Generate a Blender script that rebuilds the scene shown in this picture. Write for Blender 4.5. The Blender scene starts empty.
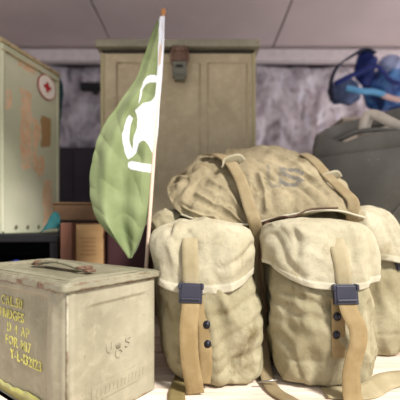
import bpy, bmesh, math, random
from mathutils import Vector, Matrix, noise
random.seed(4)
F=340.0; H=0.30; HY=225.0
C=bpy.context.scene.collection
def P(px,py,Y): return Vector(((px-200)/F*Y, Y, H-(py-HY)/F*Y))
def lerp(a,b,t): return a+(b-a)*t
# ------------------------------------------------------------------ linking / tagging
def link(o,parent=None):
    C.objects.link(o)
    if parent: o.parent=parent; o.matrix_parent_inverse=world(parent).inverted()
    return o
def world(o):
    m=Matrix.LocRotScale(o.location,o.rotation_euler,o.scale)
    return (world(o.parent)@o.matrix_parent_inverse@m) if o.parent else m
def tag(o,label=None,cat=None,group=None,kind=None):
    if label:o['label']=label
    if cat:o['category']=cat
    if group:o['group']=group
    if kind:o['kind']=kind
    return o
def thing(name,label,cat,loc=(0,0,0),group=None):
    o=bpy.data.objects.new(name,None); o.empty_display_size=.05; o.location=loc
    C.objects.link(o); return tag(o,label,cat,group)
def obj(name,bm,mats,parent=None,smooth=True,bevel=0,seg=2,origin=None):
    bmesh.ops.recalc_face_normals(bm,faces=bm.faces[:]) if bm.faces else None
    if origin is not None: bmesh.ops.translate(bm,verts=bm.verts,vec=-Vector(origin))
    me=bpy.data.meshes.new(name); bm.to_mesh(me); bm.free()
    for m in (mats if isinstance(mats,(list,tuple)) else [mats]): me.materials.append(m)
    if smooth:
        for p in me.polygons:p.use_smooth=True
    o=bpy.data.objects.new(name,me)
    if origin is not None:o.location=origin
    link(o,parent)
    if bevel:
        b=o.modifiers.new('b','BEVEL'); b.width=bevel; b.segments=seg; b.limit_method='ANGLE'; b.angle_limit=math.radians(35)
        for p in me.polygons:p.use_smooth=True
        w=o.modifiers.new('wn','WEIGHTED_NORMAL'); w.keep_sharp=False
    return o
def place(o,m):   # bake a matrix into a mesh object's data
    o.data.transform(m)
# ------------------------------------------------------------------ mesh helpers
def box(bm,c,s,rz=0,mat=0,M=None):
    m=Matrix.Translation(Vector(c))@Matrix.Rotation(rz,4,'Z')@Matrix.Diagonal((s[0],s[1],s[2],1))
    if M is not None:m=M@m
    r=bmesh.ops.create_cube(bm,size=1,matrix=m)
    for f in {f for v in r['verts'] for f in v.link_faces}:f.material_index=mat
    return r['verts']
def catmull(pts,t):
    n=len(pts)-1; x=max(0,min(.999999,t))*n; i=int(x); f=x-i
    p0=pts[max(i-1,0)];p1=pts[i];p2=pts[i+1];p3=pts[min(i+2,n)]
    if i==0:p0=p1*2-p2
    if i+2>n:p3=p2*2-p1
    return (p1*2+(p2-p0)*f+(p0*2-p1*5+p2*4-p3)*f*f+(p1*3-p0-p2*3+p3)*f**3)*.5
def tube(bm,pts,r,n=10,steps=None,mat=0,cap=True):
    if steps: pts=[catmull([Vector(p) for p in pts],i/steps) for i in range(steps+1)]
    pts=[Vector(p) for p in pts]; rings=[]
    prev=None
    for i,p in enumerate(pts):
        d=(pts[min(i+1,len(pts)-1)]-pts[max(i-1,0)]).normalized()
        if prev is None:
            a=d.orthogonal().normalized()
        else:
            a=(prev-d*prev.dot(d)).normalized()
        prev=a;b=d.cross(a)
        rr=r[i] if isinstance(r,(list,tuple)) else r
        rings.append([bm.verts.new(p+(a*math.cos(k*math.tau/n)+b*math.sin(k*math.tau/n))*rr) for k in range(n)])
    for i in range(len(rings)-1):
        for k in range(n):
            f=bm.faces.new((rings[i][k],rings[i][(k+1)%n],rings[i+1][(k+1)%n],rings[i+1][k]));f.material_index=mat
    if cap: bm.faces.new(rings[0][::-1]).material_index=mat; bm.faces.new(rings[-1]).material_index=mat
def lathe(bm,M,prof,n=24,mat=0):
    rings=[]
    for r,z in prof:
        rings.append([bm.verts.new(M@Vector((r*math.cos(k*math.tau/n),r*math.sin(k*math.tau/n),z))) for k in range(n)])
    for i in range(len(rings)-1):
        for k in range(n):
            bm.faces.new((rings[i][k],rings[i][(k+1)%n],rings[i+1][(k+1)%n],rings[i+1][k])).material_index=mat
    bm.faces.new(rings[0][::-1]).material_index=mat; bm.faces.new(rings[-1]).material_index=mat
def ribbon(bm,pts,wid,thick=.0022,steps=60,mat=0,uv=True):
    """strap: pts = list of (centre, width direction); thick webbing with rounded sides"""
    cs=[Vector(p[0]) for p in pts]; ws=[Vector(p[1]).normalized() for p in pts]
    uvl=bm.loops.layers.uv.verify(); rings=[];L=0;Ls=[];last=None
    for i in range(steps+1):
        t=i/steps; c=catmull(cs,t); w=catmull(ws,t).normalized()
        d=(catmull(cs,min(1,t+.01))-catmull(cs,max(0,t-.01))).normalized()
        w=(w-d*w.dot(d)).normalized(); nrm=d.cross(w)
        if last is not None:L+=(c-last).length
        last=c;Ls.append(L)
        W=wid(t)/2 if callable(wid) else wid/2
        prof=[(-W,0),(-W*.96,.5),(-W*.5,.55),(0,.5),(W*.5,.55),(W*.96,.5),(W,0),(W*.96,-.5),(0,-.5),(-W*.96,-.5)]
        rings.append([bm.verts.new(c+w*a+nrm*b*thick) for a,b in prof]); n=len(prof)
        us=[(a/W+1)/2*(wid(0) if callable(wid) else wid) for a,b in prof]
    for i in range(steps):
        for k in range(n):
            k2=(k+1)%n
            f=bm.faces.new((rings[i][k],rings[i][k2],rings[i+1][k2],rings[i+1][k]));f.material_index=mat
            for l,(uu,vv) in zip(f.loops,((us[k],Ls[i]),(us[k2],Ls[i]),(us[k2],Ls[i+1]),(us[k],Ls[i+1]))):l[uvl].uv=(uu,vv)
    bm.faces.new(rings[0][::-1]).material_index=mat; bm.faces.new(rings[-1]).material_index=mat
def surf(rows,nu,nv,disp=None,paint=None,closed=False):
    """smooth sheet through a grid of control points; returns bm and vertex grid"""
    bm=bmesh.new(); col=bm.verts.layers.float_color.new('paint') if paint else None
    g=[]
    for j in range(nv+1):
        v=j/nv; cps=[catmull([r[i] for r in rows],v) for i in range(len(rows[0]))]
        g.append([catmull(cps,i/nu) for i in range(nu+1)])
    # normals
    G=[]
    for j in range(nv+1):
        line=[]
        for i in range(nu+1):
            du=g[j][min(i+1,nu)]-g[j][max(i-1,0)]; dv=g[min(j+1,nv)][i]-g[max(j-1,0)][i]
            n=du.cross(dv); n=n.normalized() if n.length>1e-12 else Vector((0,-1,0))
            p=g[j][i]
            if disp:p=p+n*disp(i/nu,j/nv,p)
            vv=bm.verts.new(p)
            if paint:vv[col]=paint(i/nu,j/nv,p)
            line.append(vv)
        G.append(line)
    for j in range(nv):
        for i in range(nu): bm.faces.new((G[j][i],G[j][i+1],G[j+1][i+1],G[j+1][i]))
    return bm
def fbm(p,s,o=3): return noise.fractal(p*s,1.0,2.0,o)
def ridge(p,s): return 1-abs(noise.noise(p*s))*2
def inpoly(x,y,poly):
    c=False;j=len(poly)-1
    for i in range(len(poly)):
        xi,yi=poly[i];xj,yj=poly[j]
        if (yi>y)!=(yj>y) and x<(xj-xi)*(y-yi)/(yj-yi)+xi:c=not c
        j=i
    return c
def dseg(x,y,pl):
    b=1e9
    for (x0,y0),(x1,y1) in zip(pl,pl[1:]):
        dx,dy=x1-x0,y1-y0;t=max(0,min(1,((x-x0)*dx+(y-y0)*dy)/(dx*dx+dy*dy+1e-12)))
        b=min(b,math.hypot(x-x0-dx*t,y-y0-dy*t))
    return b
# ------------------------------------------------------------------ materials
class N:
    def __init__(s,name,rough=.8,metal=0,spec=.3):
        s.m=bpy.data.materials.new(name);s.m.use_nodes=True;s.t=s.m.node_tree
        s.b=s.t.nodes['Principled BSDF'];s.b.inputs['Roughness'].default_value=rough
        s.b.inputs['Metallic'].default_value=metal;s.b.inputs['Specular IOR Level'].default_value=spec
        s.tc=s.t.nodes.new('ShaderNodeTexCoord')
    def n(s,t,**k):
        x=s.t.nodes.new(t)
        for a,b in k.items():setattr(x,a,b)
        return x
    def l(s,a,b):s.t.links.new(a,b)
    def noise(s,scale,detail=4,rough=.55,coord='Object',vec=None,stretch=None,dist=0):
        x=s.n('ShaderNodeTexNoise');x.inputs['Scale'].default_value=scale;x.inputs['Detail'].default_value=detail
        x.inputs['Roughness'].default_value=rough;x.inputs['Distortion'].default_value=dist
        src=s.tc.outputs[coord] if vec is None else vec
        if stretch:
            mp=s.n('ShaderNodeMapping');mp.inputs['Scale'].default_value=stretch;s.l(src,mp.inputs[0]);src=mp.outputs[0]
        s.l(src,x.inputs['Vector']);return x.outputs['Fac']
    def ramp(s,f,stops):
        r=s.n('ShaderNodeValToRGB');e=r.color_ramp.elements
        while len(e)<len(stops):e.new(.5)
        for q,(p,c) in zip(e,stops):
            q.position=p;q.color=tuple(c)+(1,) if len(c)==3 else c
        s.l(f,r.inputs[0]);return r.outputs[0]
    def mask(s,f,a,b):
        x=s.n('ShaderNodeMapRange');x.inputs[1].default_value=a;x.inputs[2].default_value=b;s.l(f,x.inputs[0]);return x.outputs[0]
    def mix(s,f,a,b,mode='MIX'):
        x=s.n('ShaderNodeMix',data_type='RGBA',blend_type=mode)
        for v,i in ((f,0),(a,6),(b,7)):
            if hasattr(v,'links') or hasattr(v,'is_linked'):s.l(v,x.inputs[i])
            else:x.inputs[i].default_value=v if i==0 else tuple(v)+(1,)
        return x.outputs[2]
    def math(s,op,a,b=0.0,clamp=False):
        x=s.n('ShaderNodeMath',operation=op);x.use_clamp=clamp
        for v,i in ((a,0),(b,1)):
            if hasattr(v,'is_linked'):s.l(v,x.inputs[i])
            else:x.inputs[i].default_value=v
        return x.outputs[0]
    def bump(s,f,st=.3,dist=.001):
        x=s.n('ShaderNodeBump');x.inputs['Strength'].default_value=st;x.inputs['Distance'].default_value=dist
        s.l(f,x.inputs['Height']);
        if s.b.inputs['Normal'].is_linked:s.l(s.b.inputs['Normal'].links[0].from_socket,x.inputs['Normal'])
        s.l(x.outputs[0],s.b.inputs['Normal'])
    def col(s,c):
        if hasattr(c,'is_linked'):s.l(c,s.b.inputs['Base Color'])
        else:s.b.inputs['Base Color'].default_value=tuple(c)+(1,)
        return s
def S(r,g,b):
    f=lambda c:((c/255+.055)/1.055)**2.4 if c>10 else c/255/12.92
    return (f(r),f(g),f(b))
def plain(name,c,rough=.7,metal=0,var=.12,scale=30,bump=.15,spec=.3):
    m=N(name,rough,metal,spec)
    f=m.noise(scale,4)
    m.col(m.mix(f,[x*(1-var*2) for x in c],[min(1,x*(1+var*2)) for x in c]));m.bump(m.noise(scale*6,3),bump,.001)
    return m.m
def canvas(name,a,b,stain,us=False,dirt=.5):
    m=N(name,.9,0,.15)
    c=m.mix(m.mask(m.noise(9,5,.6),.35,.65),a,b)
    c=m.mix(m.mask(m.noise(17,6,.65,stretch=(1,1,.7),dist=.6),.56,.72),c,stain)
    c=m.mix(m.math('MULTIPLY',m.mask(m.noise(60,5,.7),.45,.75),dirt),c,[x*.62 for x in a])
    c=m.mix(m.math('MULTIPLY',m.noise(900,2),.35),c,[x*.5 for x in a])
    if us:
        at=m.n('ShaderNodeAttribute',attribute_name='paint');sp=m.n('ShaderNodeSeparateColor');m.l(at.outputs['Color'],sp.inputs[0])
        k=m.math('MULTIPLY',sp.outputs[0],m.mask(m.noise(120,4),.25,.5))
        c=m.mix(m.math('MULTIPLY',k,.9),c,S(98,94,88))
        c=m.mix(sp.outputs[1],c,S(92,84,58))
    m.col(c)
    w=m.n('ShaderNodeTexWave');w.inputs['Scale'].default_value=420;m.l(m.tc.outputs['Object'],w.inputs[0])
    m.bump(w.outputs['Fac'],.12,.0004);m.bump(m.noise(70,4),.35,.0025);m.bump(m.noise(24,5,.6,dist=1.5),.4,.006)
    return m.m
def webbing(name,c,wear):
    m=N(name,.85,0,.15)
    w=m.n('ShaderNodeTexWave',bands_direction='Y');w.inputs['Scale'].default_value=190;m.l(m.tc.outputs['UV'],w.inputs[0])
    w2=m.n('ShaderNodeTexWave',bands_direction='X');w2.inputs['Scale'].default_value=260;m.l(m.tc.outputs['UV'],w2.inputs[0])
    k=m.math('MULTIPLY',w.outputs['Fac'],w2.outputs['Fac'])
    cc=m.mix(m.mask(m.noise(26,4),.4,.68),c,wear)
    cc=m.mix(m.math('MULTIPLY',m.math('SUBTRACT',1.0,k),.35),cc,[x*.55 for x in c])
    m.col(cc);m.bump(k,.5,.0006);return m.m
def painted(name,a,b,dims=None,cen=(0,0,0),rust=.5,chips=.62,rough=.55,bumpy=.3,edge=.008):
    """chipped old enamel; rust creeps in from the box edges"""
    m=N(name,rough,.0,.4)
    c=m.mix(m.mask(m.noise(7,5,.6),.35,.65),a,b)
    c=m.mix(m.math('MULTIPLY',m.mask(m.noise(40,6,.7,dist=.5),.5,.75),.5),c,[x*1.35 for x in b])
    c=m.mix(m.math('MULTIPLY',m.mask(m.noise(90,5,.75),chips,chips+.06),.8),c,S(88,62,46))
    if dims:
        mp=m.n('ShaderNodeVectorMath',operation='SUBTRACT');m.l(m.tc.outputs['Object'],mp.inputs[0]);mp.inputs[1].default_value=cen
        ab=m.n('ShaderNodeVectorMath',operation='ABSOLUTE');m.l(mp.outputs[0],ab.inputs[0])
        sb=m.n('ShaderNodeVectorMath',operation='SUBTRACT');sb.inputs[0].default_value=[d/2 for d in dims];m.l(ab.outputs[0],sb.inputs[1])
        sx=m.n('ShaderNodeSeparateXYZ');m.l(sb.outputs[0],sx.inputs[0]);x,y,z=sx.outputs
        med=m.math('MAXIMUM',m.math('MINIMUM',x,y),m.math('MINIMUM',m.math('MAXIMUM',x,y),z))
        e=m.math('ADD',med,m.math('MULTIPLY',m.math('SUBTRACT',m.noise(38,5,.7),.5),edge*7))
        k=m.mask(e,edge,0.0)
        c=m.mix(m.math('MULTIPLY',k,rust),c,m.mix(m.noise(120,4),S(54,36,24),S(118,80,50)))
    m.col(c);m.bump(m.noise(60,5,.6),bumpy,.0012);m.bump(m.noise(9,3),bumpy,.004)
    return m.m
M_canvas=canvas('khaki_canvas',S(148,137,108),S(172,162,134),S(120,106,78))
M_flap=canvas('faded_canvas',S(170,160,132),S(188,179,153),S(150,136,104),dirt=.55)
M_top=canvas('top_canvas',S(132,119,92),S(162,149,119),S(102,87,62),us=True)
M_body=canvas('olive_canvas',S(144,134,104),S(172,163,134),S(112,98,68))
M_cstrap=webbing('khaki_brown_webbing',S(140,122,90),S(158,142,110))
M_bind=canvas('binding_tape',S(184,176,152),S(200,193,170),S(160,150,122),dirt=.2)
M_dark=plain('shaded_lining',S(70,58,40),.95)
M_web=webbing('ochre_webbing',S(146,124,86),S(170,148,108))
M_web2=webbing('khaki_webbing',S(160,146,112),S(180,166,134))
M_web3=webbing('brown_webbing',S(120,92,62),S(146,116,80))
M_buckle=plain('buckle_navy',S(42,41,54),.45,0,.15,spec=.5)
M_snap=plain('snap_metal',S(48,46,52),.35,.6)
M_steel=plain('worn_steel',S(150,145,138),.35,.9)

# ================================================================== setting
def setting():
    m=N('floor_bounce',.9);m.col(m.mix(m.noise(4,5),S(186,182,176),S(206,200,194)));m.bump(m.noise(60),.3)
    bm=bmesh.new();box(bm,(0,-1.0,-.78),(10,11,.04));tag(obj('floor',bm,m.m,smooth=False),kind='structure')  # unseen floor, made pale and wide to bounce light onto the ceiling
    m=N('ceiling_panel',.7);c=m.mix(m.mask(m.noise(2.5,3),.3,.7),S(200,186,188),S(216,202,203));m.col(c);m.bump(m.noise(14,3),.15,.004)
    zc=1.335
    bm=bmesh.new()
    xs=[-2.6,-1.31,-.505,.425,1.30,2.6]
    for a,b in zip(xs,xs[1:]): box(bm,((a+b)/2,1.35,zc+.012),(b-a-.008,2.1,.024))
    box(bm,(0,1.35,zc+.04),(5.2,2.1,.03))
    tag(obj('ceiling',bm,m.m,smooth=False,bevel=.003),kind='structure')
    m=N('wall_board',.8);c=m.mix(m.noise(5,4),S(60,54,62),S(92,84,92));m.col(c)
    bm=bmesh.new();box(bm,(0,2.13,.28),(5.2,.04,2.12));tag(obj('wall_back',bm,m.m,smooth=False),kind='structure')
    bm=bmesh.new();box(bm,(-1.55,1.55,.28),(.04,1.15,2.12));tag(obj('light_block_left',bm,N('light_block_board',.8).col(S(96,90,94)).m,smooth=False),kind='structure')  # unseen board added to darken the left of the ceiling
    m=plain('trim_white',S(214,204,208),.6)
    bm=bmesh.new();box(bm,(-.03,1.99,1.285),(5.1,.05,.07));tag(obj('trim_1',bm,m,smooth=False,bevel=.006),kind='structure')
setting()

def sheet(name,label,x0,x1,z0,z1,Y,cols,seed,stops):
    m=N(name,.3,0,.5)
    f=m.noise(7,6,.7,stretch=(1,1,.8),dist=.8)
    c=m.ramp(f,stops)
    c=m.mix(m.mask(m.noise(13,3,.5,stretch=(1.6,1,.5)),.52,.66),c,cols)
    m.col(c)
    n=9;rows=[[Vector((lerp(x0,x1,i/n),Y+random.uniform(-.02,.02),lerp(z1,z0,j/5))) for i in range(n+1)] for j in range(6)]
    off=Vector((seed,seed*2,0))
    def d(u,v,p): return .006*math.sin(p.x*30+5*noise.noise(p*3+off))+.022*ridge(p+off,6)+.012*fbm(p,16)
    bm=surf(rows,170,130,d)
    o=obj('plastic_sheet',bm,m.m);s=o.modifiers.new('s','SOLIDIFY');s.thickness=.002
    tag(o,label,'plastic sheet')
sheet('sheet_left','crumpled grey plastic sheet on the back wall, left of the tall chest',-1.30,-.45,.55,1.262,2.06,S(196,188,200),3,
      [(.30,S(56,52,62)),(.44,S(128,122,132)),(.56,S(176,170,180)),(.70,S(84,78,90))])
sheet('sheet_right','crumpled whitish plastic sheet on the back wall, right of the tall chest',.10,1.45,.20,1.262,2.06,S(222,218,230),8,
      [(.28,S(110,98,108)),(.42,S(172,160,168)),(.53,S(216,208,216)),(.64,S(150,130,136)),(.76,S(210,205,214))])
# dark panel leaning under the left plastic sheet
def dark_board():
    bm=bmesh.new()
    box(bm,(-.80,1.93,.06),(.85,.03,1.36))
    for x in (-1.18,-.95,-.72,-.5): box(bm,(x,1.912,.06),(.012,.012,1.30))
    tag(obj('leaning_board',bm,plain('board_black',S(44,38,48),.6,scale=8,var=.3),smooth=False,bevel=.004),'dark grooved board leaning below the grey plastic sheet','board')
    bm=bmesh.new();p=P(91,87,1.90)
    box(bm,p,(.11,.05,.04));box(bm,p+Vector((0,-.028,0)),(.09,.01,.022));box(bm,p+Vector((0,.06,0)),(.03,.08,.02))
    tag(obj('wall_bracket',bm,plain('bracket_black',S(30,28,34),.5),smooth=False,bevel=.004),'small black bracket sticking out before the grey plastic sheet','bracket')
dark_board()

# ================================================================== table
def table():
    t=thing('market_table','pale weathered plank table carrying the whole display','table',(0,.9,-.76))
    m=N('pale_wood',.75,0,.2)
    c=m.ramp(m.noise(6,6,.65,stretch=(.5,9,1),dist=.4),[(.3,S(176,150,128)),(.5,S(218,200,182)),(.7,S(232,218,204))])
    c=m.mix(m.mask(m.noise(3,4),.55,.8),c,S(170,140,118))
    m.col(c);m.bump(m.noise(9,6,.6,stretch=(.5,12,1)),.5,.002)
    bm=bmesh.new();y=.30
    while y<1.80:
        w=.125;box(bm,(0,y+w/2,-.0125),(2.9,w-.003,.025));y+=w
    obj('tabletop',bm,m.m,t,smooth=False,bevel=.0025)
    for x in (-1.3,0,1.3):
        bm=bmesh.new();box(bm,(x,1.05,-.05),(.06,1.4,.05));obj('crossbar',bm,m.m,t,smooth=False,bevel=.003)
    for x in (-1.3,1.3):
        for y in (.40,1.70):
            bm=bmesh.new();box(bm,(x,y,-.4175),(.07,.07,.685));obj('leg',bm,m.m,t,smooth=False,bevel=.004)
table()

# ================================================================== ammunition can
def ammo_can():
    A=Vector((-.189,.477,0)); u=Vector((.594,.804,0)).normalized(); w=Vector((-u.y,u.x,0))
    W=.184; L=.36; Hc=.205
    ang=math.atan2(u.y,u.x)     # local x runs along the narrow face, local y along the long face
    ctr=A+u*W/2+w*L/2
    t=thing('ammunition_can','dented green steel ammunition can with yellow stencilled lettering and folded lid handle','ammunition can',tuple(ctr))
    M=Matrix.Translation(ctr)@Matrix.Rotation(ang,4,'Z')
    mb=painted('can_paint',S(126,120,98),S(158,150,127),(W,L,Hc),(0,0,Hc/2),rust=.8,chips=.64,rough=.42,edge=.0035)
    ml=painted('lid_paint',S(118,113,92),S(142,136,114),(W+.012,L+.012,.0105),(0,0,.2108),rust=.6,chips=.60,rough=.42,edge=.0024)
    def put(name,bm,mat,parent=t,**k):
        o=obj(name,bm,mat,None,**k); o.parent=parent
        o.matrix_parent_inverse=world(parent).inverted(); o.matrix_basis=M if parent is t else M
        o.location=M.to_translation(); o.rotation_euler=(0,0,ang); return o
    # body: rounded shell with dents
    bm=bmesh.new()
    def shell(x0,x1,y0,y1,z0,z1,nx,ny,nz,f):
        def grid(o,a,b,na,nb):
            g=[[bm.verts.new(f(o+a*i/na+b*j/nb)) for i in range(na+1)] for j in range(nb+1)]
            for j in range(nb):
                for i in range(na):bm.faces.new((g[j][i],g[j][i+1],g[j+1][i+1],g[j+1][i]))
        X=Vector((x1-x0,0,0));Y=Vector((0,y1-y0,0));Z=Vector((0,0,z1-z0));o=Vector((x0,y0,z0))
        grid(o,X,Z,nx,nz);grid(o+Y,X,Z,nx,nz);grid(o,Y,Z,ny,nz);grid(o+X,Y,Z,ny,nz);grid(o,X,Y,nx,ny);grid(o+Z,X,Y,nx,ny)
    hx,hy=W/2,L/2
    def f(p):
        # round vertical corners
        r=.010;q=p.copy()
        cx=max(-hx+r,min(hx-r,p.x));cy=max(-hy+r,min(hy-r,p.y))
        d=Vector((p.x-cx,p.y-cy,0))
        if d.length>r: d=d.normalized()*r
        q.x=cx+d.x;q.y=cy+d.y
        e=min(min(hx-abs(p.x),1) if abs(p.y)>hy-1e-4 else min(hy-abs(p.y),1),p.z,Hc-p.z)
        k=max(0,min(1,e/.02))
        n=noise.noise(p*14)*.0022*k
        # long face (local -x) has a sunken lettered panel, narrow face (local -y) a pressed outline
        if abs(p.x+hx)<1e-4:
            y0=-hy+.048;y1=hy-.025
            inn=max(0,min(1,(p.y-y0)/.004))*max(0,min(1,(y1-p.y)/.004))*max(0,min(1,(Hc-.012-p.z)/.004))
            q.x+=.009*inn+n-.003*math.exp(-((p.y+hy-.030)/.010)**2)*k
        elif abs(p.y+hy)<1e-4:
            a=min(p.x+hx-.030,hx-.022-p.x); b=Hc-.024-p.z+(p.x)*.02
            dd=b;ss=max(0,min(1,a/.02))*max(0,min(1,(p.z-.008)/.02))
            q.y+= .0032*ss*max(0,min(1,dd/.004)) - .0016*math.exp(-((p.x+hx-.012)/.006)**2) + n
        return q
    shell(-hx,hx,-hy,hy,0,Hc,110,150,110,f)
    bmesh.ops.remove_doubles(bm,verts=bm.verts,dist=1e-5)
    put('body',bm,mb)
    # vertical seam line near the front corner
    bm=bmesh.new();tube(bm,[(-hx+.004,-hy+.001,.004),(-hx+.004,-hy+.001,Hc-.004)],.0022,8)
    put('corner_seam',bm,mb)
    # lid
    bm=bmesh.new()
    lx,ly=hx+.006,hy+.006
    def g(p):
        q=p.copy();r=.008
        cx=max(-lx+r,min(lx-r,p.x));cy=max(-ly+r,min(ly-r,p.y));d=Vector((p.x-cx,p.y-cy,0))
        if d.length>r:d=d.normalized()*r
        q.x=cx+d.x;q.y=cy+d.y
        if p.z>.215:
            e=min(lx-abs(p.x),ly-abs(p.y))
            # pressed trough, then raised centre field
            tr=math.exp(-((e-.015)/.0045)**4); ri=1/(1+math.exp(-(e-.030)/.001))-1.2/(1+math.exp(-(e-.046)/.001))
            q.z+= -.0080*tr+.0030*ri - .0015*max(0,1-e/.003)**2 + .0012*noise.noise(p*16)
        return q
    def grid(bm,o,a,b,na,nb,f):
        gg=[[bm.verts.new(f(o+a*i/na+b*j/nb)) for i in range(na+1)] for j in range(nb+1)]
        for j in range(nb):
            for i in range(na):bm.faces.new((gg[j][i],gg[j][i+1],gg[j+1][i+1],gg[j+1][i]))
    X=Vector((2*lx,0,0));Y=Vector((0,2*ly,0));Z=Vector((0,0,.0105));o=Vector((-lx,-ly,.2055))
    for a in ((o,X,Z,100,4),(o+Y,X,Z,100,4),(o,Y,Z,140,4),(o+X,Y,Z,140,4),(o,X,Y,100,140),(o+Z,X,Y,100,140)):grid(bm,*a,g)
    bmesh.ops.remove_doubles(bm,verts=bm.verts,dist=1e-5)
    lid=put('lid',bm,ml)
    for e,rr_,zz in ((.0035,.0016,.2160),(.0265,.0013,.2165)):
        ax,ay,c_=lx-e,ly-e,.010
        pts=[]
        for sx,sy in ((1,1),(-1,1),(-1,-1),(1,-1)):
            for q in range(5):
                t_=q/4*math.pi/2; a0={(1,1):0,(-1,1):math.pi/2,(-1,-1):math.pi,(1,-1):1.5*math.pi}[(sx,sy)]
                pts.append(Vector((sx*(ax-c_)+c_*math.cos(a0+t_),sy*(ay-c_)+c_*math.sin(a0+t_),zz)))
        pts.append(pts[0].copy())
        bm=bmesh.new();tube(bm,pts,rr_,8,cap=False);put('lid_bead',bm,ml,lid)

    rusty=painted('rusty_fitting',S(112,84,68),S(150,126,104),rust=.9,chips=.4)
    # rolled rim chips on the long side
    bm=bmesh.new()
    bm.free()
    for y in (-.125,-.062,.02,.10):
        bm=bmesh.new();box(bm,(-lx-.0005,y,.2105),(.0025,.016,.007));put('rim_lug',bm,rusty,lid,smooth=False,bevel=.001)
    # folding handle: flat padded strip along local y with wire loops and brackets
    def hp(x,y,z):return Vector((x,y,z))
    hz=.225
    hxo=-.002;HO=-.022
    bm=bmesh.new()
    pts=[hp(hxo,HO-.064,hz-.001),hp(hxo,HO-.04,hz+.003),hp(hxo,HO,hz+.006),hp(hxo,HO+.04,hz+.003),hp(hxo,HO+.064,hz-.001)]
    ribbon(bm,[(p,(1,0,0)) for p in pts],.024,.0045,30)
    hd=put('handle',bm,ml)
    for s in (-1,1):
        bm=bmesh.new()
        tube(bm,[hp(hxo-.011,HO+s*.066,hz),hp(hxo+.011,HO+s*.066,hz),hp(hxo+.012,HO+s*.078,hz),hp(hxo+.004,HO+s*.083,hz-.001),hp(hxo-.004,HO+s*.083,hz-.001),hp(hxo-.012,HO+s*.078,hz),hp(hxo-.011,HO+s*.066,hz)],.0022,8,30)
        put('handle_loop',bm,rusty,hd)
        bm=bmesh.new();box(bm,(hxo,HO+s*.087,.2205),(.018,.016,.004));box(bm,(hxo,HO+s*.0825,.2245),(.012,.008,.007))
        put('handle_bracket',bm,rusty,lid,smooth=False,bevel=.0012)
    # stencilled lettering on the sunken panel, worn yellow paint
    m=N('stencil_yellow',.7);c=m.mix(m.mask(m.noise(150,4,.7),.5,.62),S(206,198,110),S(146,144,100));m.col(c)
    bml=bmesh.new()
    lines=[('CAL.50',.160,.0165,-hy+.136),('CARTRIDGES',.137,.0165,-hy+.130),('D 4 AP',.1145,.0165,-hy+.113),('FOR M17',.092,.0165,-hy+.107),('Y-L-132123',.070,.0165,-hy+.075)]
    SX=.92; xf=-hx+.0075+.0012
    for s,z,h,yr in lines:
        # right end of each line sits at yr measured along local y (reads right to left going away)
        x=0;items=[]
        for ch in s:
            if ch==' ':x+=.55*h;continue
            cu=bpy.data.curves.new('t','FONT');cu.body=ch;cu.size=h*1.38;cu.fill_mode='BOTH';cu.offset=h*.015
            to=bpy.data.objects.new('t',cu);C.objects.link(to);dg=bpy.context.evaluated_depsgraph_get();dg.update()
            me=bpy.data.meshes.new_from_object(to.evaluated_get(dg));bpy.data.objects.remove(to)
            b=bmesh.new();b.from_mesh(me);x0=min(v.co.x for v in b.verts);x1=max(v.co.x for v in b.verts)
            wd=(x1-x0)*SX
            if ch not in '.-1I7L4':
                cx=(x0+x1)/2;gp=h*.055
                for q in (cx-gp,cx+gp):
                    bmesh.ops.bisect_plane(b,geom=b.verts[:]+b.edges[:]+b.faces[:],plane_co=(q,0,0),plane_no=(1,0,0))
                dl=[fc for fc in b.faces if abs(fc.calc_center_median().x-cx)<gp]
                bmesh.ops.delete(b,geom=dl,context='FACES')
            bmesh.ops.triangulate(b,faces=b.faces[:])
            items.append((b,x-x0*SX));x+=wd+h*.2
        for b,ox in items:
            mp={}
            for fc in b.faces:
                vs=[]
                for v in fc.verts:
                    if v.index not in mp or True:
                        yy=yr+(x-(v.co.x*SX+ox)); zz=z+v.co.y
                        vs.append(bml.verts.new((xf,yy,zz)))
                bml.faces.new(vs)
            b.free()
    bmesh.ops.remove_doubles(bml,verts=bml.verts,dist=2e-5)
    # raise slightly: extrude to a thin paint layer
    r=bmesh.ops.extrude_face_region(bml,geom=bml.faces[:])
    bmesh.ops.translate(bml,verts=[v for v in r['geom'] if isinstance(v,bmesh.types.BMVert)],vec=(-.0011,0,0))
    o=put('stencil_lettering',bml,m.m,smooth=False);tag(o,'yellow stencilled lettering')
    # yellow-green paint band along the foot of the lettered panel
    m=N('yellow_band',.7);m.col(m.mix(m.mask(m.noise(26,5,.6,stretch=(1,1,2.2)),.35,.62),S(146,144,112),S(182,176,100)))
    bm=bmesh.new()
    n=40
    top=[];bot=[]
    for i in range(n+1):
        y=lerp(-hy+.054,hy-.03,i/n);e=.003*noise.noise(Vector((y*60,0,0)))
        top.append((y,.024+.003*math.sin(i*.23)+e));bot.append((y,.006))
    g0=[[bm.verts.new((xf-dx,a,b)) for a,b in ln] for dx in (0,.0009) for ln in (top,bot)]
    for i in range(n):
        for a,b in ((0,1),(1,3),(3,2),(2,0)):bm.faces.new((g0[a][i],g0[a][i+1],g0[b][i+1],g0[b][i]))
    o=put('paint_band',bm,m.m);tag(o,'smeared yellow paint band')
    # embossing on the narrow face: flaming bomb between U and S, and a long pressed plate
    bm=bmesh.new(); yf=-hy+.0028
    def F2(x,z):return Vector((x,yf,z))
    cx,cz=.006,.102
    def st(pl,r=.0011):tube(bm,[F2(cx+a,cz+b) for a,b in pl],r,6)
    st([(-.024,.009),(-.024,-.001),(-.021,-.005),(-.017,-.005),(-.014,-.001),(-.014,.009)])
    st([(.024,.007),(.021,.009),(.016,.008),(.015,.004),(.019,.002),(.023,0),(.023,-.004),(.018,-.006),(.014,-.004)])
    ring=[(.0065*math.cos(a),-.012+.0065*math.sin(a)) for a in [i*math.tau/16 for i in range(17)]]
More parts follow.
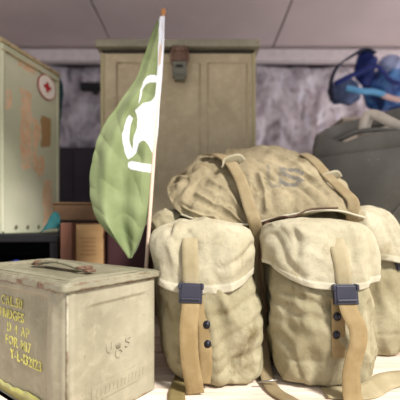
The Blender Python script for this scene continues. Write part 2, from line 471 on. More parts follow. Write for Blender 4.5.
    st(ring)
    for k in (-.005,-.0025,0,.0025,.005): st([(k*.5,-.004),(k,.001),(k*1.1,.005-abs(k)*.3)],.0008)
    put('embossed_mark',bm,mb)
    bm=bmesh.new()
    vs=box(bm,(.012,yf,.042),(.118,.002,.026))
    for v in bm.verts: v.co.z+=(v.co.x)*.02
    for k in range(13):
        x=-.038+k*.008; tube(bm,[(x,yf-.0012,.035+x*.02),(x+.001,yf-.0012,.048+x*.02)],.0009,6)
        if k%3==0:tube(bm,[(x,yf-.0012,.048+x*.02),(x+.005,yf-.0012,.048+x*.02)],.0009,6)
    put('embossed_plate',bm,mb,bevel=.0008)
ammo_can()

# ================================================================== rucksack
def superring(cx,cy,hx,hy,n,e):
    out=[]
    for k in range(n):
        a=k*math.tau/n; c,s=math.cos(a),math.sin(a)
        out.append((cx+hx*math.copysign(abs(c)**(2/e),c),cy+hy*math.copysign(abs(s)**(2/e),s),a))
    return out
def loft(keys,nr,n,disp=None,mat=None,zfun=None,caps=(1,1)):
    """keys: (z,cx,cy,hx,hy,e) interpolated smoothly from first to last"""
    bm=bmesh.new();rings=[]
    kv=[Vector((k[0],k[1],k[2])) for k in keys];kw=[Vector((k[3],k[4],k[5])) for k in keys]
    for j in range(nr+1):
        t=j/nr;a=catmull(kv,t);b=catmull(kw,t);row=[]
        for x,y,th in superring(a.y,a.z,max(b.x,.001),max(b.y,.001),n,max(b.z,2)):
            z=a.x
            if zfun:z+=zfun(th,t)
            p=Vector((x,y,z))
            if disp:
                d=Vector((x-a.y,(y-a.z)*b.x/max(b.y,.001),0)); d=d.normalized() if d.length>1e-6 else Vector((0,0,1))
                if t>.8: d=(d*(1-t)*5+Vector((0,0,1))*(t-.8)*5).normalized()
                p+=d*disp(p,th,t)
            row.append(bm.verts.new(p))
        rings.append(row)
    for j in range(nr):
        for k in range(n):
            f=bm.faces.new((rings[j][k],rings[j][(k+1)%n],rings[j+1][(k+1)%n],rings[j+1][k]))
            if mat:f.material_index=mat(j/nr)
    if caps[0]:bm.faces.new(rings[0][::-1])
    if caps[1]:bm.faces.new(rings[-1])
    return bm
def fold(p,sx,seed,amp):   # soft cloth folds, mostly vertical/diagonal
    q=Vector((p.x*sx,p.y*sx,p.z*sx*.55+p.x*sx*.35))+Vector((seed,seed*1.7,0))
    w=Vector((noise.noise(q*.7),noise.noise(q*.7+Vector((9,0,0))),noise.noise(q*.7+Vector((0,9,0)))))
    q=q+w*.9
    r1=1-abs(noise.noise(q))*2.4; r2=1-abs(noise.noise(q*1.9+Vector((4,4,4))))*2.4
    return amp*(max(-1,r1)-.3)+amp*.5*(max(-1,r2)-.3)+amp*.22*noise.noise(q*4.5)
def rucksack():
    t=thing('rucksack','bulging khaki canvas army rucksack with three buckled pockets and US on its flap','rucksack',(.15,.80,0))
    # main bag
    def d0(p,th,tt):return fold(p,10,2,.006)+.001*fbm(p,40)
    bm=loft([(0.002,.14,.845,.215,.085,4),(.02,.14,.845,.235,.10,4),(.15,.14,.845,.245,.105,3.4),(.26,.135,.845,.24,.100,3.2),(.31,.135,.855,.215,.09,3),(.35,.13,.87,.17,.065,2.6),(.39,.13,.88,.12,.04,2.3),(.40,.13,.88,.02,.01,2)],60,120,d0)
    [setattr(v.co,'z',max(v.co.z,.0012)) for v in bm.verts];bag=obj('main_bag',bm,M_body,t)
    # top flap
    R=[[(180,232),(196,232),(212,232),(235,232),(255,232),(284,232),(316,232),(342,232)],
       [(184,190),(199,168),(216,160),(236,155),(256,154),(284,158),(313,168),(336,190)],
       [(176,176),(192,164),(211,157),(236,151),(256,149),(286,152),(316,163),(341,180)],
       [(167,187),(186,177),(211,170),(238,166),(259,166),(288,170),(323,180),(350,193)],
       [(171,202),(189,201),(214,199),(242,197),(260,195),(291,192),(330,195),(360,206)],
       [(181,214),(200,220),(222,222),(245,224),(262,221),(292,214),(333,210),(364,217)],
       [(184,216),(201,223),(222,225),(245,227),(262,224),(292,217),(333,213),(363,221)]]
    Ys=[.975,.95,.89,.81,.742,.712,.722]
    off=[.0,.0,0,0,0,0,0]
    rows=[[P(a,b,y+(.03 if i in(0,7) else 0)) for i,(a,b) in enumerate(r)] for r,y in zip(R,Ys)]
    CR=[[(.20,.62),(.27,.70),(.36,.72)],[(.28,.57),(.36,.63),(.41,.72)],[(.31,.70),(.38,.78),(.45,.84)],[(.57,.55),(.60,.64),(.60,.75)],[(.08,.72),(.16,.78),(.24,.80)],[(.63,.33),(.74,.42),(.85,.66)],[(.06,.45),(.16,.50),(.25,.48)]]
    def d1(u,v,p):
        a=fold(p,9,7,.008)+.0010*fbm(p,45)
        k=math.exp(-((u-.30)/.16)**2)*math.exp(-((v-.66)/.16)**2)   # crumpled folds left of the strap
        a+=k*.006*(ridge(Vector((p.x*.7+p.z*.8,p.y*.3,p.z*.9-p.x*.3)),24)-.4)
        k=math.exp(-((u-.50)/.03)**2)*math.exp(-((v-.66)/.14)**2); a-=k*.004
        dd=min(dseg(u,v,q) for q in CR); a+=-.0050*math.exp(-(dd/.011)**2)+.0026*math.exp(-((dd-.032)/.018)**2)
        e=min(u,1-u)
        if v>.80:a+=.004*math.sin(u*31)*(v-.8)*5
        return a*min(1,e/.03+.3)
    # letters: distances measured in a local frame on the flap, metres
    cS=(.722,.545);cU=(.650,.555)
    def loc(u,v,c):
        a=(u-c[0])*.42;b=(v-c[1])*.29; r=math.radians(-4)
        return a*math.cos(r)-b*math.sin(r),a*math.sin(r)+b*math.cos(r)
    Spl=[(.017,-.010),(.008,-.016),(-.008,-.016),(-.016,-.010),(-.010,-.003),(.009,.003),(.017,.010),(.008,.017),(-.008,.017),(-.017,.011)]
    Upl=[(-.012,-.02),(-.012,.008),(-.006,.019),(.006,.019),(.012,.008),(.012,-.02)]
    def pt(u,v,p):
        a,b=loc(u,v,cS);k=1 if dseg(a,b,Spl)<.0042 else 0
        a,b=loc(u,v,cU);k=max(k,.6 if dseg(a,b,Upl)<.0038 else 0)
        s=.7*max(0,1-math.hypot((u-.615)/.022,(v-.58)/.07))**.6 if math.hypot((u-.615)/.022,(v-.58)/.07)<1 else 0
        return (k,s*.7,0,1)
    bm=surf(rows,260,300,d1,pt)
    fl=obj('top_flap',bm,M_top,t);s=fl.modifiers.new('s','SOLIDIFY');s.thickness=.003;s.offset=-1
    # rolled edge of the flap above the centre pocket, dark piping with white cord
    bm=bmesh.new();tube(bm,[rows[5][i]+Vector((0,-.002,-.001)) for i in range(8)],.0022,8,70);obj('flap_hem',bm,M_bind,fl)
    # drawn opening cloth visible on the left beneath the flap
    bm=loft([(.27,-.07,.785,.030,.035,2.6),(.305,-.075,.785,.036,.03,2.4),(.328,-.072,.79,.028,.025,2.3),(.335,-.07,.79,.006,.006,2)],24,48,lambda p,a,b:fold(p,30,5,.006))
    obj('storm_collar',bm,M_canvas,t)

    # ---- pockets
    def cr(p,L,w=.0055,d=.0034):
        if p.y>.70:return 0
        m_=min([dseg(p.x,p.z,q) for q in L] or [1])
        return -d*math.exp(-(m_/w)**2)+d*.55*math.exp(-((m_-w*2.6)/(w*1.4))**2)
    def px(*pts,y=.625): return [((a-200)/F*y,H-(b-HY)/F*y) for a,b in pts]
    CB=[px((262,296),(240,308),(214,316)),px((262,318),(238,330),(214,348)),px((160,300),(172,325),(176,350)),px((262,350),(240,358),(220,372)),
        px((272,300),(296,312),(322,318)),px((274,330),(292,345),(300,372)),px((366,304),(356,330),(352,352)),px((285,292),(310,300),(330,306)),px((366,340),(358,360),(356,380))]
    CF=[px((187,232),(196,245),(199,262)),px((252,246),(236,260),(222,268)),px((168,226),(174,240)),px((295,226),(297,240),(296,254)),px((276,236),(288,262),(300,274)),px((366,236),(352,250),(348,262)),px((222,226),(244,232))]
    def pocket(keys,fkeys,hem,seed,Yf,strap=True,label=None):
        def db(p,th,tt):
            return fold(p,9,seed,.0105)*(1-.75*max(0,min(1,(p.z-.16)/.05)))-.006*max(0,min(1,(p.z-.18)/.04))+cr(p,CB)-.002*math.exp(-((p.z-.055)/.003)**2)
        bm=loft(keys,120,200,db)
        for v in bm.verts: v.co.z=max(v.co.z,.0012)
        pk=obj('pocket',bm,M_body,t)
        if label:tag(pk,label)
        def df(p,th,tt):return fold(p,9,seed+9,.0085)+cr(p,CF,.005,.003)+(.0012 if tt<.075 else 0)+.0016*math.sin(th*9+seed)*(1-tt)
        bm=loft(fkeys,70,150,df,lambda q:1 if q<.075 else 0,hem,caps=(0,1))
        pf=obj('pocket_flap',bm,[M_flap,M_bind],pk);s=pf.modifiers.new('s','SOLIDIFY');s.thickness=.0025;s.offset=-1
        return pk,pf
    # left pocket
    def hemL(th,tt):
        k=max(0,1-tt*1.6); return k*(-.012+.030*math.cos(th)**2+.003*math.cos(th))
    kb=[(.002,.036,.665,.060,.050,3),(.012,.032,.665,.080,.062,2.8),(.05,.024,.666,.093,.067,2.8),(.14,.019,.668,.095,.068,2.8),(.22,.010,.67,.093,.064,3),(.262,.006,.672,.086,.056,3),(.286,.006,.674,.075,.042,2.8),(.290,.006,.674,.03,.02,2.5)]
    kf=[(.186,.008,.668,.095,.068,2.8),(.215,.007,.668,.097,.069,2.7),(.25,.005,.669,.0985,.068,2.7),(.278,.004,.671,.097,.063,2.7),(.296,.003,.674,.086,.052,2.6),(.307,.003,.676,.052,.030,2.4),(.309,.003,.677,.004,.003,2)]
    pk1,pf1=pocket(kb,kf,hemL,3,.60,label='left front pocket')
    kb=[(.002,.246,.680,.070,.052,3),(.012,.243,.680,.088,.064,2.8),(.05,.238,.681,.096,.070,2.8),(.14,.231,.682,.093,.071,2.8),(.22,.232,.682,.096,.068,3),(.265,.234,.684,.090,.058,3),(.288,.234,.684,.078,.045,2.8),(.294,.234,.684,.03,.02,2.5)]
    kf=[(.197,.231,.680,.101,.074,2.9),(.22,.233,.680,.105,.075,2.8),(.255,.234,.681,.106,.074,2.8),(.284,.233,.683,.101,.066,2.7),(.303,.231,.686,.087,.052,2.6),(.312,.229,.688,.05,.028,2.4),(.313,.229,.688,.004,.003,2)]
    def hemC(th,tt):
        k=max(0,1-tt*1.6); return k*(-.012+.028*math.cos(th)**2-.016*math.cos(th))
    pk2,pf2=pocket(kb,kf,hemC,11,.61,label='centre front pocket')
    kb=[(.002,.40,.845,.062,.062,2.6),(.012,.402,.845,.072,.075,2.8),(.08,.405,.845,.078,.084,2.8),(.18,.405,.845,.078,.084,2.8),(.26,.40,.85,.07,.078,2.6),(.31,.395,.852,.06,.07,2.5),(.315,.395,.852,.02,.02,2.3)]
    kf=[(.215,.403,.845,.086,.090,2.6),(.25,.402,.846,.087,.091,2.5),(.29,.398,.848,.083,.088,2.4),(.325,.392,.852,.069,.074,2.3),(.342,.388,.855,.045,.05,2.2),(.346,.388,.856,.004,.004,2)]
    def hemR(th,tt):
        k=max(0,1-tt*1.5); return k*(.022*math.cos(th+2.4)-.008)
    pk3,pf3=pocket(kb,kf,hemR,17,.77,label='right side pocket')

    # ---- pocket closures: webbing down the flap, buckle, hanging tongue, snaps
    def closure(pk,pf,bx,by,bz,tilt,yf,topx,topz,hang,snaps,patch,tongue=None):
        # webbing sewn on the flap
        bm=bmesh.new()
        ribbon(bm,[((topx,yf+.012,topz),(1,0,0)),((topx,yf-.001,topz-.018),(1,0,0)),((lerp(topx,bx,.5),yf-.006,(topz+bz)/2),(1,0,0)),((bx,by+.004,bz+.012),(1,0,tilt)),((bx,by+.002,bz-.004),(1,0,tilt))],.029,.003,40)
        o=obj('flap_strap',bm,M_web2,pk)
        # buckle
        B=Matrix.Translation((bx,by,bz))@Matrix.Rotation(tilt,4,'Y')@Matrix.Rotation(-.12,4,'X')
        bm=bmesh.new()
        for s in (-1,1):
            box(bm,(s*.0185,-.001,0),(.005,.010,.036),M=B); box(bm,(s*.0205,-.002,.012),(.005,.012,.010),M=B)
        for z,hh in ((.015,.005),(-.015,.006)): box(bm,(0,-.002,z),(.038,.005,hh),M=B)
        box(bm,(0,-.0045,-.001),(.035,.006,.032),M=B)
        box(bm,(0,-.009,-.010),(.034,.003,.004),M=B)
        obj('buckle',bm,M_buckle,pk,smooth=False,bevel=.0014)
        # hanging tongue
        bm=bmesh.new();ribbon(bm,[(Vector(p),(1,wy,tilt*.6)) for (*p,wy) in hang],.032,.0022,70)
        obj('strap_tongue',bm,M_web,pk)
        # stitched reinforcing tab carrying the snaps
        bm=bmesh.new();ribbon(bm,[(Vector(p),(1,.15,0)) for p in patch],.026,.0026,40)
        obj('snap_tab',bm,M_web3 if False else M_web,pk)
        for sx,sy,sz in snaps:
            M=Matrix.Translation((sx,sy,sz))@Matrix.Rotation(math.pi/2,4,'X')
            bm=bmesh.new();lathe(bm,M,[(.0062,0),(.0075,.001),(.0075,.0032),(.006,.0046),(.0042,.0042),(.0036,.0052),(.002,.0062),(.0004,.0064)],24)
            obj('snap_button',bm,M_snap,pk)
    yL=.597
    closure(pk1,pf1,-.0165,.590,.178,.04,yL,-.0185,.275,
        [(-.0165,.5885,.166,0),(-.017,.580,.152,0),(-.020,.573,.120,.1),(-.018,.572,.070,.15),(-.012,.574,.030,.1),(-.008,.578,.0035,0)],
        [(.0125,.5935,.121),(.0135,.5945,.086)],
        [(-.006,.597,.168),(.003,.592,.14),(.008,.592,.10),(.010,.593,.05),(.006,.597,.012)])
    yC=.606
    closure(pk2,pf2,.2555,.599,.178,-.02,yC,.246,.275,
        [(.257,.5965,.166,0),(.259,.588,.150,0),(.2685,.580,.125,.05),(.268,.576,.100,.1),(.257,.576,.055,.1),(.2555,.572,.020,0),(.2555,.566,.0035,0)],
        [(.2425,.603,.138),(.2405,.603,.106)],
        [(.246,.606,.17),(.2455,.6035,.14),(.2455,.6025,.10),(.2475,.604,.065)])
    pk1.location.y+=.020
    # small dark clip on the side pocket
    bm=bmesh.new();B=Matrix.Translation(P(398,266,.775));box(bm,(0,0,0),(.016,.010,.016),M=B);box(bm,(0,-.006,0),(.010,.004,.020),M=B)
    obj('buckle',bm,M_buckle,pk3,smooth=False,bevel=.0015)
    # ---- long compression straps over the top flap
    def lift(u,v,h):
        cps=[catmull([r[i] for r in rows],v) for i in range(8)];p=catmull(cps,u);
        e=1e-3
        def q(u,v):return catmull([catmull([r[i] for r in rows],v) for i in range(8)],u)
        n=(q(u+e,v)-q(u,v)).cross(q(u,v+e)-q(u,v)).normalized()
        if n.z<0 and n.y>0:n=-n
        if n.y>0 and v>.5:n=-n
        return p+n*h
    def cstrap(path,tail,name,mat,wd=.027):
        pts=[]
        for u,v,h in path:
            pts.append((lift(u,v,h),Vector((1,.0,0))))
        pts+=tail
        bm=bmesh.new();ribbon(bm,pts,wd,.003,110);return obj(name,bm,mat,t)
    L=[(.245,.30,.006),(.33,.40,.009),(.385,.50,.012),(.43,.60,.011),(.475,.74,.010),(.51,.84,.012)]
    tl=[(P(257,240,.715),(1,0,0)),(P(258,262,.722),(1,.2,0)),(P(262,300,.720),(1,.6,0)),(P(264,340,.700),(1,.8,0)),(P(266,372,.660),(1,.6,0)),(Vector((.1315,.612,.0045)),(1,.3,.0)),(Vector((.150,.575,.0045)),(1,.2,.0)),(Vector((.175,.535,.0045)),(1,.2,.0))]
    a=cstrap(L,tl,'compression_strap',M_cstrap)
    Rr=[(.80,.27,.004),(.835,.36,.006),(.87,.48,.010),(.90,.60,.012),(.935,.72,.012)]
    tl=[(P(352,216,.735),(1,0,0)),(P(354,222,.752),(1,0,0))]
    cstrap(Rr,tl,'compression_strap',M_cstrap)
    # strap keepers: pale bands wrapped over each strap
    for (u,v,h) in ((.395,.50,.016),(.885,.47,.007)):
        c=lift(u,v,h);bm=bmesh.new()
        ribbon(bm,[(c+Vector((-.023,.000,-.017)),(.25,-.5,.8)),(c+Vector((-.016,-.002,-.003)),(.25,-.5,.8)),(c+Vector((0,-.003,.004)),(.25,-.5,.8)),(c+Vector((.016,0,.007)),(.25,-.5,.8)),(c+Vector((.025,.006,-.002)),(.25,-.5,.8))],.019,.003,24)
        obj('strap_keeper',bm,M_flap,t)
    # draw cord running down beside the centre pocket
    bm=bmesh.new();tube(bm,[P(269,222,.70),P(264,226,.69),P(260,240,.69),P(259,262,.695),P(261,285,.70),P(267,312,.69)],.0019,8,50)
    obj('draw_cord',bm,plain('cord_dark',S(86,60,42),.8),t)
    bm=bmesh.new();tube(bm,[P(258,224,.705),P(280,217,.69),P(291,217,.685),P(299,214,.69),P(312,209,.70),P(338,208,.70)],.0020,8,50)
    obj('draw_cord',bm,plain('cord_dark2',S(82,60,46),.8),t)
    # metal bar joining the lower strap
    bm=bmesh.new();tube(bm,[P(258,382,.622),P(277,380,.618)],.0017,8);obj('strap_slide',bm,M_steel,t)
    # strap lying on the table, lower left and lower right
    bm=bmesh.new();ribbon(bm,[((-.03,.70,.004),(1,0,0)),((-.037,.64,.0035),(1,0,0)),((-.041,.60,.003),(1,.05,0)),((-.038,.56,.003),(1,.1,0)),((-.034,.50,.003),(1,.1,0))],.030,.003,40)
    obj('loose_strap',bm,webbing('olive_webbing',S(128,112,72),S(142,128,86)),t)
    bm=bmesh.new();ribbon(bm,[((.22,.60,.004),(.3,1,0)),((.29,.600,.006),(-.3,1,.3)),((.35,.635,.010),(-.3,1,.4)),((.43,.665,.006),(-.25,1,.2)),((.56,.70,.003),(-.2,1,0))],.036,.003,60)
    obj('loose_strap',bm,M_web2,t)
    for o in C.objects:
        a=o
        while a.parent:a=a.parent
        if a is t and o.type=='MESH':
            for v in o.data.vertices:
                if v.co.z<.0012:v.co.z=.0012
    return t
rucksack()

# ================================================================== flag on its pole
def flag():
    t=thing('flag','pale green hand flag with white emblem on a thin wooden pole','flag',tuple(P(147,262,.735)))
    top=P(163.5,11,.80);bot=P(146.5,264,.735);bot=top+(bot-top)*1.30 if False else bot
    dirn=(bot-top).normalized(); k=(bot.z-.003)/-dirn.z; base=bot+dirn*k
    wood=N('pole_wood',.6);wood.col(wood.mix(wood.noise(30,4,stretch=(1,1,.1)),S(196,164,140),S(222,200,182)))
    bm=bmesh.new();tube(bm,[top,lerp(top,base,.3),lerp(top,base,.6),base],.0042,12);o=obj('pole',bm,wood.m,t)
    bm=bmesh.new();a=top-dirn*.004;tube(bm,[top+dirn*.012,top,a,a-dirn*.004],[.0056,.006,.0045,.001],12)
    obj('pole_tip',bm,plain('tip_orange',S(176,122,78),.6),t)
    def poley(py): # pole centre line px at a height
        return lerp(163.5,146.5,(py-11)/253)
    prof=[(17,159.5,164.5),(30,154,164.3),(45,148.5,164),(62,142,163),(80,135,161.8),(105,117,159.6),(130,101,158),(148,94,156),(165,90,154),(180,89,153.2),(195,90,152),(208,92.5,149.5),(220,97,146.5),(232,105,143),(243,114.5,139.5),(252,123,135.5),(258,128.5,131.5)]
    n=12
    rows=[]
    for py,xl,xr in prof:
        r=[]
        for i in range(n+1):
            s=i/n; px=lerp(xl,xr,s)
            base_y=lerp(.800,.735,(py-11)/253)
            wdt=(1-s)
            amp=min(1,(xr-xl)/40)
            Y=base_y-.0062-.02*wdt*amp+.016*math.sin(s*math.pi*3.2+py*.012)*wdt**.6*amp
            if i==n: Y=base_y+.004
            if i==n-1: Y=base_y-.0075
            r.append(P(px,py,Y))
        rows.append(r)
    arch=[(137.7,104),(140.2,93),(143,81.5),(146.5,77),(150,75.5),(154,75.2),(159,77),(159,84),(154,82.2),(150,82.6),(146,85),(143,91),(141,98)]
    body=[(134.3,110),(142,104),(150,101),(154,97.5),(156,93),(160,88),(160,160),(157,166),(153.8,160),(152,153),(149,145.5),(146,141),(143.7,139.5),(141,140.5),(139,143),(136,151.5),(133,156),(128,159.5),(132.5,147),(134,136.5),(137,128),(138,119),(136.5,114)]
    ring=[(130,114.5),(133.5,118),(131.5,124),(130,130),(130,139),(131,146),(131.8,150),(128.4,159),(125,152),(123.4,143),(123.3,133),(125,125),(127.5,118)]
    bar=[(128.5,162),(132,161),(140,162.5),(156,165.5),(156,173.5),(146,171.5),(131,169.2),(127.8,166.5)]
    xs=[p[0] for p in prof]
    def pt(u,v,p):
        x=v*(len(prof)-1);i=min(int(x),len(prof)-2);f=x-i
        py=lerp(prof[i][0],prof[i+1][0],f);xl=lerp(prof[i][1],prof[i+1][1],f);xr=lerp(prof[i][2],prof[i+1][2],f)
        px=lerp(xl,xr,u)
        sl=xr-(5.5 if py<110 else lerp(5.5,2.2,min(1,(py-110)/60)))
        w=1 if (px>sl and py<172) else 0
        for q in (arch,body,ring,bar):
            if inpoly(px,py,q):w=1
        return (w,0,0,1)
    m=N('flag_cloth',.75,0,.2)
    at=m.n('ShaderNodeAttribute',attribute_name='paint');sp=m.n('ShaderNodeSeparateColor');m.l(at.outputs['Color'],sp.inputs[0])
    g=m.mix(m.mask(m.noise(12,4),.35,.65),S(126,138,92),S(147,157,112))
    m.col(m.mix(sp.outputs[0],g,S(240,240,246)));m.bump(m.noise(30,4),.2,.002)
    m.b.inputs['Sheen Weight'].default_value=.1
    tr=m.n('ShaderNodeBsdfTranslucent');mx=m.n('ShaderNodeMixShader');mx.inputs[0].default_value=.25
    out=[x for x in m.t.nodes if x.type=='OUTPUT_MATERIAL'][0]
    m.l(m.b.inputs['Base Color'].links[0].from_socket,tr.inputs[0]);m.l(m.b.outputs[0],mx.inputs[1]);m.l(tr.outputs[0],mx.inputs[2]);m.l(mx.outputs[0],out.inputs[0])
    def d(u,v,p):
        e=min(1,(1-u)/.15)
        return e*(.004*noise.noise(Vector((p.x*30,p.z*10,2)))+.003*ridge(Vector((p.x*1.0+p.z*.6,0,p.z*.6)),22)*e)
    bm=surf(rows,190,420,d,pt)
    o=obj('flag_cloth',bm,m.m,t);s=o.modifiers.new('s','SOLIDIFY');s.thickness=.0007;s.offset=0
flag()

# ================================================================== tall chest behind
def tall_chest():
    Y=1.12;x0=P(100,0,Y).x;x1=P(256,0,Y).x;zt=P(0,49,Y).z;D=.28
    t=thing('ammunition_chest','tall tan painted metal chest with green lid, latched, behind the rucksack','chest',((x0+x1)/2,Y+D/2,0))
    mb=painted('chest_tan',S(150,136,108),S(172,158,130),(x1-x0,D,zt),(0,0,zt/2-.0),rust=.35,chips=.66,edge=.006)
    ml=painted('chest_green',S(118,114,98),S(140,134,116),rust=.5,chips=.6)
    cx=(x0+x1)/2
    O=(cx,Y+D/2,0)
    bm=bmesh.new();box(bm,(cx,Y+D/2,zt/2),(x1-x0,D,zt))
    obj('body',bm,mb,t,smooth=False,bevel=.006,origin=O)
    # pressed frames: front has two tall panels
    def frame(xa,xb,za,zb,w=.007):
        bm=bmesh.new()
        for q in ((xa,za,xa,zb),(xb,za,xb,zb),(xa,zb,xb,zb),(xa,za,xb,za)):
            tube(bm,[(q[0],Y+.001,q[1]),(q[2],Y+.001,q[3])],w/2,8)
        obj('pressed_panel',bm,mb,t,origin=O) if False else obj('pressed_panel',bm,mb,t)
    X=lambda px:P(px,0,Y).x
    Z=lambda py:P(0,py,Y).z
    frame(X(117),X(200),.05,Z(63)); frame(X(208),X(247),.05,Z(63))
    for px in (102.5,254):
        bm=bmesh.new();box(bm,(X(px),Y-.002,zt/2-.004),(.010,.006,zt-.02));obj('edge_strip',bm,plain('strip_green',S(158,148,114),.6),t,smooth=False,bevel=.002)
    bm=bmesh.new();box(bm,(cx,Y-.001,Z(52)),(x1-x0-.01,.004,.010));obj('seal_strip',bm,plain('seal_dark',S(40,34,26),.8),t,smooth=False)
    zl0=Z(49);zl1=Z(41.5)
    bm=bmesh.new();box(bm,(cx,Y+D/2-.003,(zl0+zl1)/2),(x1-x0+.022,D+.030,zl1-zl0));
    box(bm,(cx,Y+D/2,zl1+.002),(x1-x0-.03,D-.04,.008))
    obj('lid',bm,ml,t,smooth=False,bevel=.004)
    # latch
    rust=painted('latch_rust',S(92,66,52),S(126,100,84),rust=.9,chips=.5)
    xc=X(180)
    lt=bmesh.new();box(lt,(xc,Y-.016,Z(56)),(.050,.008,.050));box(lt,(xc,Y-.020,Z(52)),(.036,.008,.014))
    la=obj('latch',lt,rust,t,smooth=False,bevel=.002)
    bm=bmesh.new()
    for s in (-1,1): tube(bm,[(xc+s*.018,Y-.024,Z(52)),(xc+s*.028,Y-.028,Z(58)),(xc+s*.026,Y-.028,Z(66)),(xc+s*.016,Y-.024,Z(72))],.0035,8,16)
    obj('latch_loop',bm,rust,la)
    bm=bmesh.new();box(bm,(xc,Y-.022,Z(73)),(.046,.020,.050));box(bm,(xc,Y-.034,Z(74)),(.034,.008,.034));box(bm,(xc,Y-.016,Z(81)),(.034,.026,.012))
    obj('latch_lever',bm,plain('lever_grey',S(110,108,96),.5,.3),la,smooth=False,bevel=.003)
    bm=bmesh.new();box(bm,(xc,Y-.0385,Z(71.5)),(.022,.003,.008));obj('latch_slot',bm,plain('slot_dark',S(40,38,40),.6),la,smooth=False)
tall_chest()

# ================================================================== left medical box on a dark rack
def med_box():
    a=Vector((-.564,.964,.275));b=Vector((-.497,1.19,.275));u=(b-a).normalized();w=Vector((-u.y,u.x,0))
    L=(b-a).length;Hb=.545;W=.36;ang=math.atan2(u.y,u.x)
    M=Matrix.Translation(a)@Matrix.Rotation(ang,4,'Z')   # local x along the visible side, local y away to the left
    c=a+u*L/2+w*W/2
    t=thing('medical_box','pale green metal first-aid box with a red cross sticker and orange tape marks','medical box',tuple(c))
    def bake(bm):bmesh.ops.transform(bm,matrix=M,verts=bm.verts);return bm
    m=N('medbox_green',.6,0,.3)
    at=m.n('ShaderNodeAttribute',attribute_name='paint');sp=m.n('ShaderNodeSeparateColor');m.l(at.outputs['Color'],sp.inputs[0])
    g=m.mix(m.mask(m.noise(6,4),.35,.65),S(178,180,152),S(196,194,168))
    o_=m.mix(m.mask(m.noise(22,4),.4,.6),S(204,164,128),S(216,184,150))
    g=m.mix(m.math('MULTIPLY',sp.outputs[0],m.mask(m.noise(40,5,.7),.30,.5)),g,o_)
    g=m.mix(m.math('MULTIPLY',sp.outputs[1],.85),g,S(150,108,60));m.col(g);m.bump(m.noise(40,4),.2,.001)
    bm=bmesh.new();box(bm,(L/2,W/2+.004,Hb/2),(L-.002,W,Hb-.002));obj('body',bake(bm),m.m,t,smooth=False,bevel=.004)
    def rc(x,z,r): 
        e=noise.noise(Vector((x*40,z*40,1)))*.006
        return r[0]-e<x<r[1]+e and r[2]-e*2<z<r[3]+e
    orange=[(.07,.115,.20,.44),(.165,.205,.02,.175),(.13,.155,.30,.35),(.145,.17,.18,.25),(.12,.14,.20,.36),(.015,.04,.36,.42),(.06,.13,.505,.53)]
    brown=[(.155,.20,.285,.385)]
    def pt(u_,v_,p):
        x=u_*L;z=(1-v_)*Hb
        return (1 if any(rc(x,z,r) for r in orange) else 0,1 if any(rc(x,z,r) for r in brown) else 0,0,1)
    rows=[[Vector((L*i/3,0,Hb*(1-j/3))) for i in range(4)] for j in range(4)]
    bm=surf(rows,90,200,lambda a,b,p:.0012*noise.noise(p*9),pt)
    o=obj('side_panel',bake(bm),m.m,t);s=o.modifiers.new('s','SOLIDIFY');s.thickness=.003;s.offset=1
    # lid with a rim step
    bm=bmesh.new();box(bm,(L/2,W/2+.002,Hb+.006),(L+.010,W+.016,.012));box(bm,(L/2,-.004,Hb-.022),(L+.004,.006,.005))
    obj('lid',bake(bm),painted('medlid',S(150,140,108),S(178,158,122),rust=.5,chips=.55),t,smooth=False,bevel=.002)
    for x in (.004,L-.004):
        bm=bmesh.new();box(bm,(x,-.003,Hb/2),(.008,.006,Hb-.01));obj('corner_strip',bake(bm),m.m,t,smooth=False,bevel=.002)
    # rivets on the foot
    rv=plain('rivet_dark',S(96,86,66),.5)
    for k in range(4):
        bm=bmesh.new();lathe(bm,Matrix.Translation((.05+k*.045,-.003,.02))@Matrix.Rotation(math.pi/2,4,'X'),[(.0045,0),(.0045,.002),(.002,.004)],12);obj('rivet',bake(bm),rv,t)
    # sticker
    cxs,czs=L*.745,Hb*.885
    B=M@Matrix.Translation((cxs,-.005,czs))@Matrix.Rotation(math.pi/2,4,'X')
    bm=bmesh.new();lathe(bm,B,[(.0405,0),(.0405,.0012)],48);st=obj('sticker',bm,plain('sticker_red_rim',S(180,70,64),.5),t,smooth=False)
    bm=bmesh.new();lathe(bm,B@Matrix.Translation((0,0,.0012)),[(.0375,0),(.0375,.0008)],48);obj('sticker_disc',bm,plain('sticker_white',S(228,218,206),.5,var=.03),st,smooth=False)
    bm=bmesh.new();box(bm,(0,0,.0026),(.032,.011,.001),M=B);box(bm,(0,0,.0026),(.011,.032,.0012),M=B);obj('red_cross',bm,plain('cross_red',S(176,40,46),.5),st,smooth=False)
    # rack beneath
    r=thing('black_rack','low black open rack under the pale green medical box','rack',(-.72,1.12,0))
    mk=plain('rack_black',S(14,13,17),.7)
    x0,x1,y0,y1=-.98,-.385,.925,1.40
    for nm,cc,ss in (('shelf',((x0+x1)/2,(y0+y1)/2,.2635),(x1-x0,y1-y0,.021)),('shelf',((x0+x1)/2,(y0+y1)/2,.167),(x1-x0,y1-y0,.012)),('back_panel',((x0+x1)/2,y1-.006,.13),(x1-x0-.05,.008,.25)),('side_panel',(x0+.03,(y0+y1)/2,.13),(.010,y1-y0-.06,.245))):
        bm=bmesh.new();box(bm,cc,ss);obj(nm,bm,mk,r,smooth=False,bevel=.003)
    for x in (x0+.015,x1-.015):
        for y in (y0+.015,y1-.025):
            bm=bmesh.new();box(bm,(x,y,.128),(.022,.022,.254));obj('post',bm,mk,r,smooth=False,bevel=.002)
    # blue glove-like bundle on the rack's inner shelf
    p=Vector((-.52,.955,.186))
    bm=bmesh.new();bmesh.ops.create_icosphere(bm,subdivisions=4,radius=1,matrix=Matrix.Translation(p)@Matrix.Diagonal((.017,.015,.014,1)))
    for v in bm.verts:
        d=(v.co-p);v.co+=d*(.35*noise.noise(v.co*60)+.2*ridge(v.co,50)-.1);v.co.z=max(v.co.z,.1732)
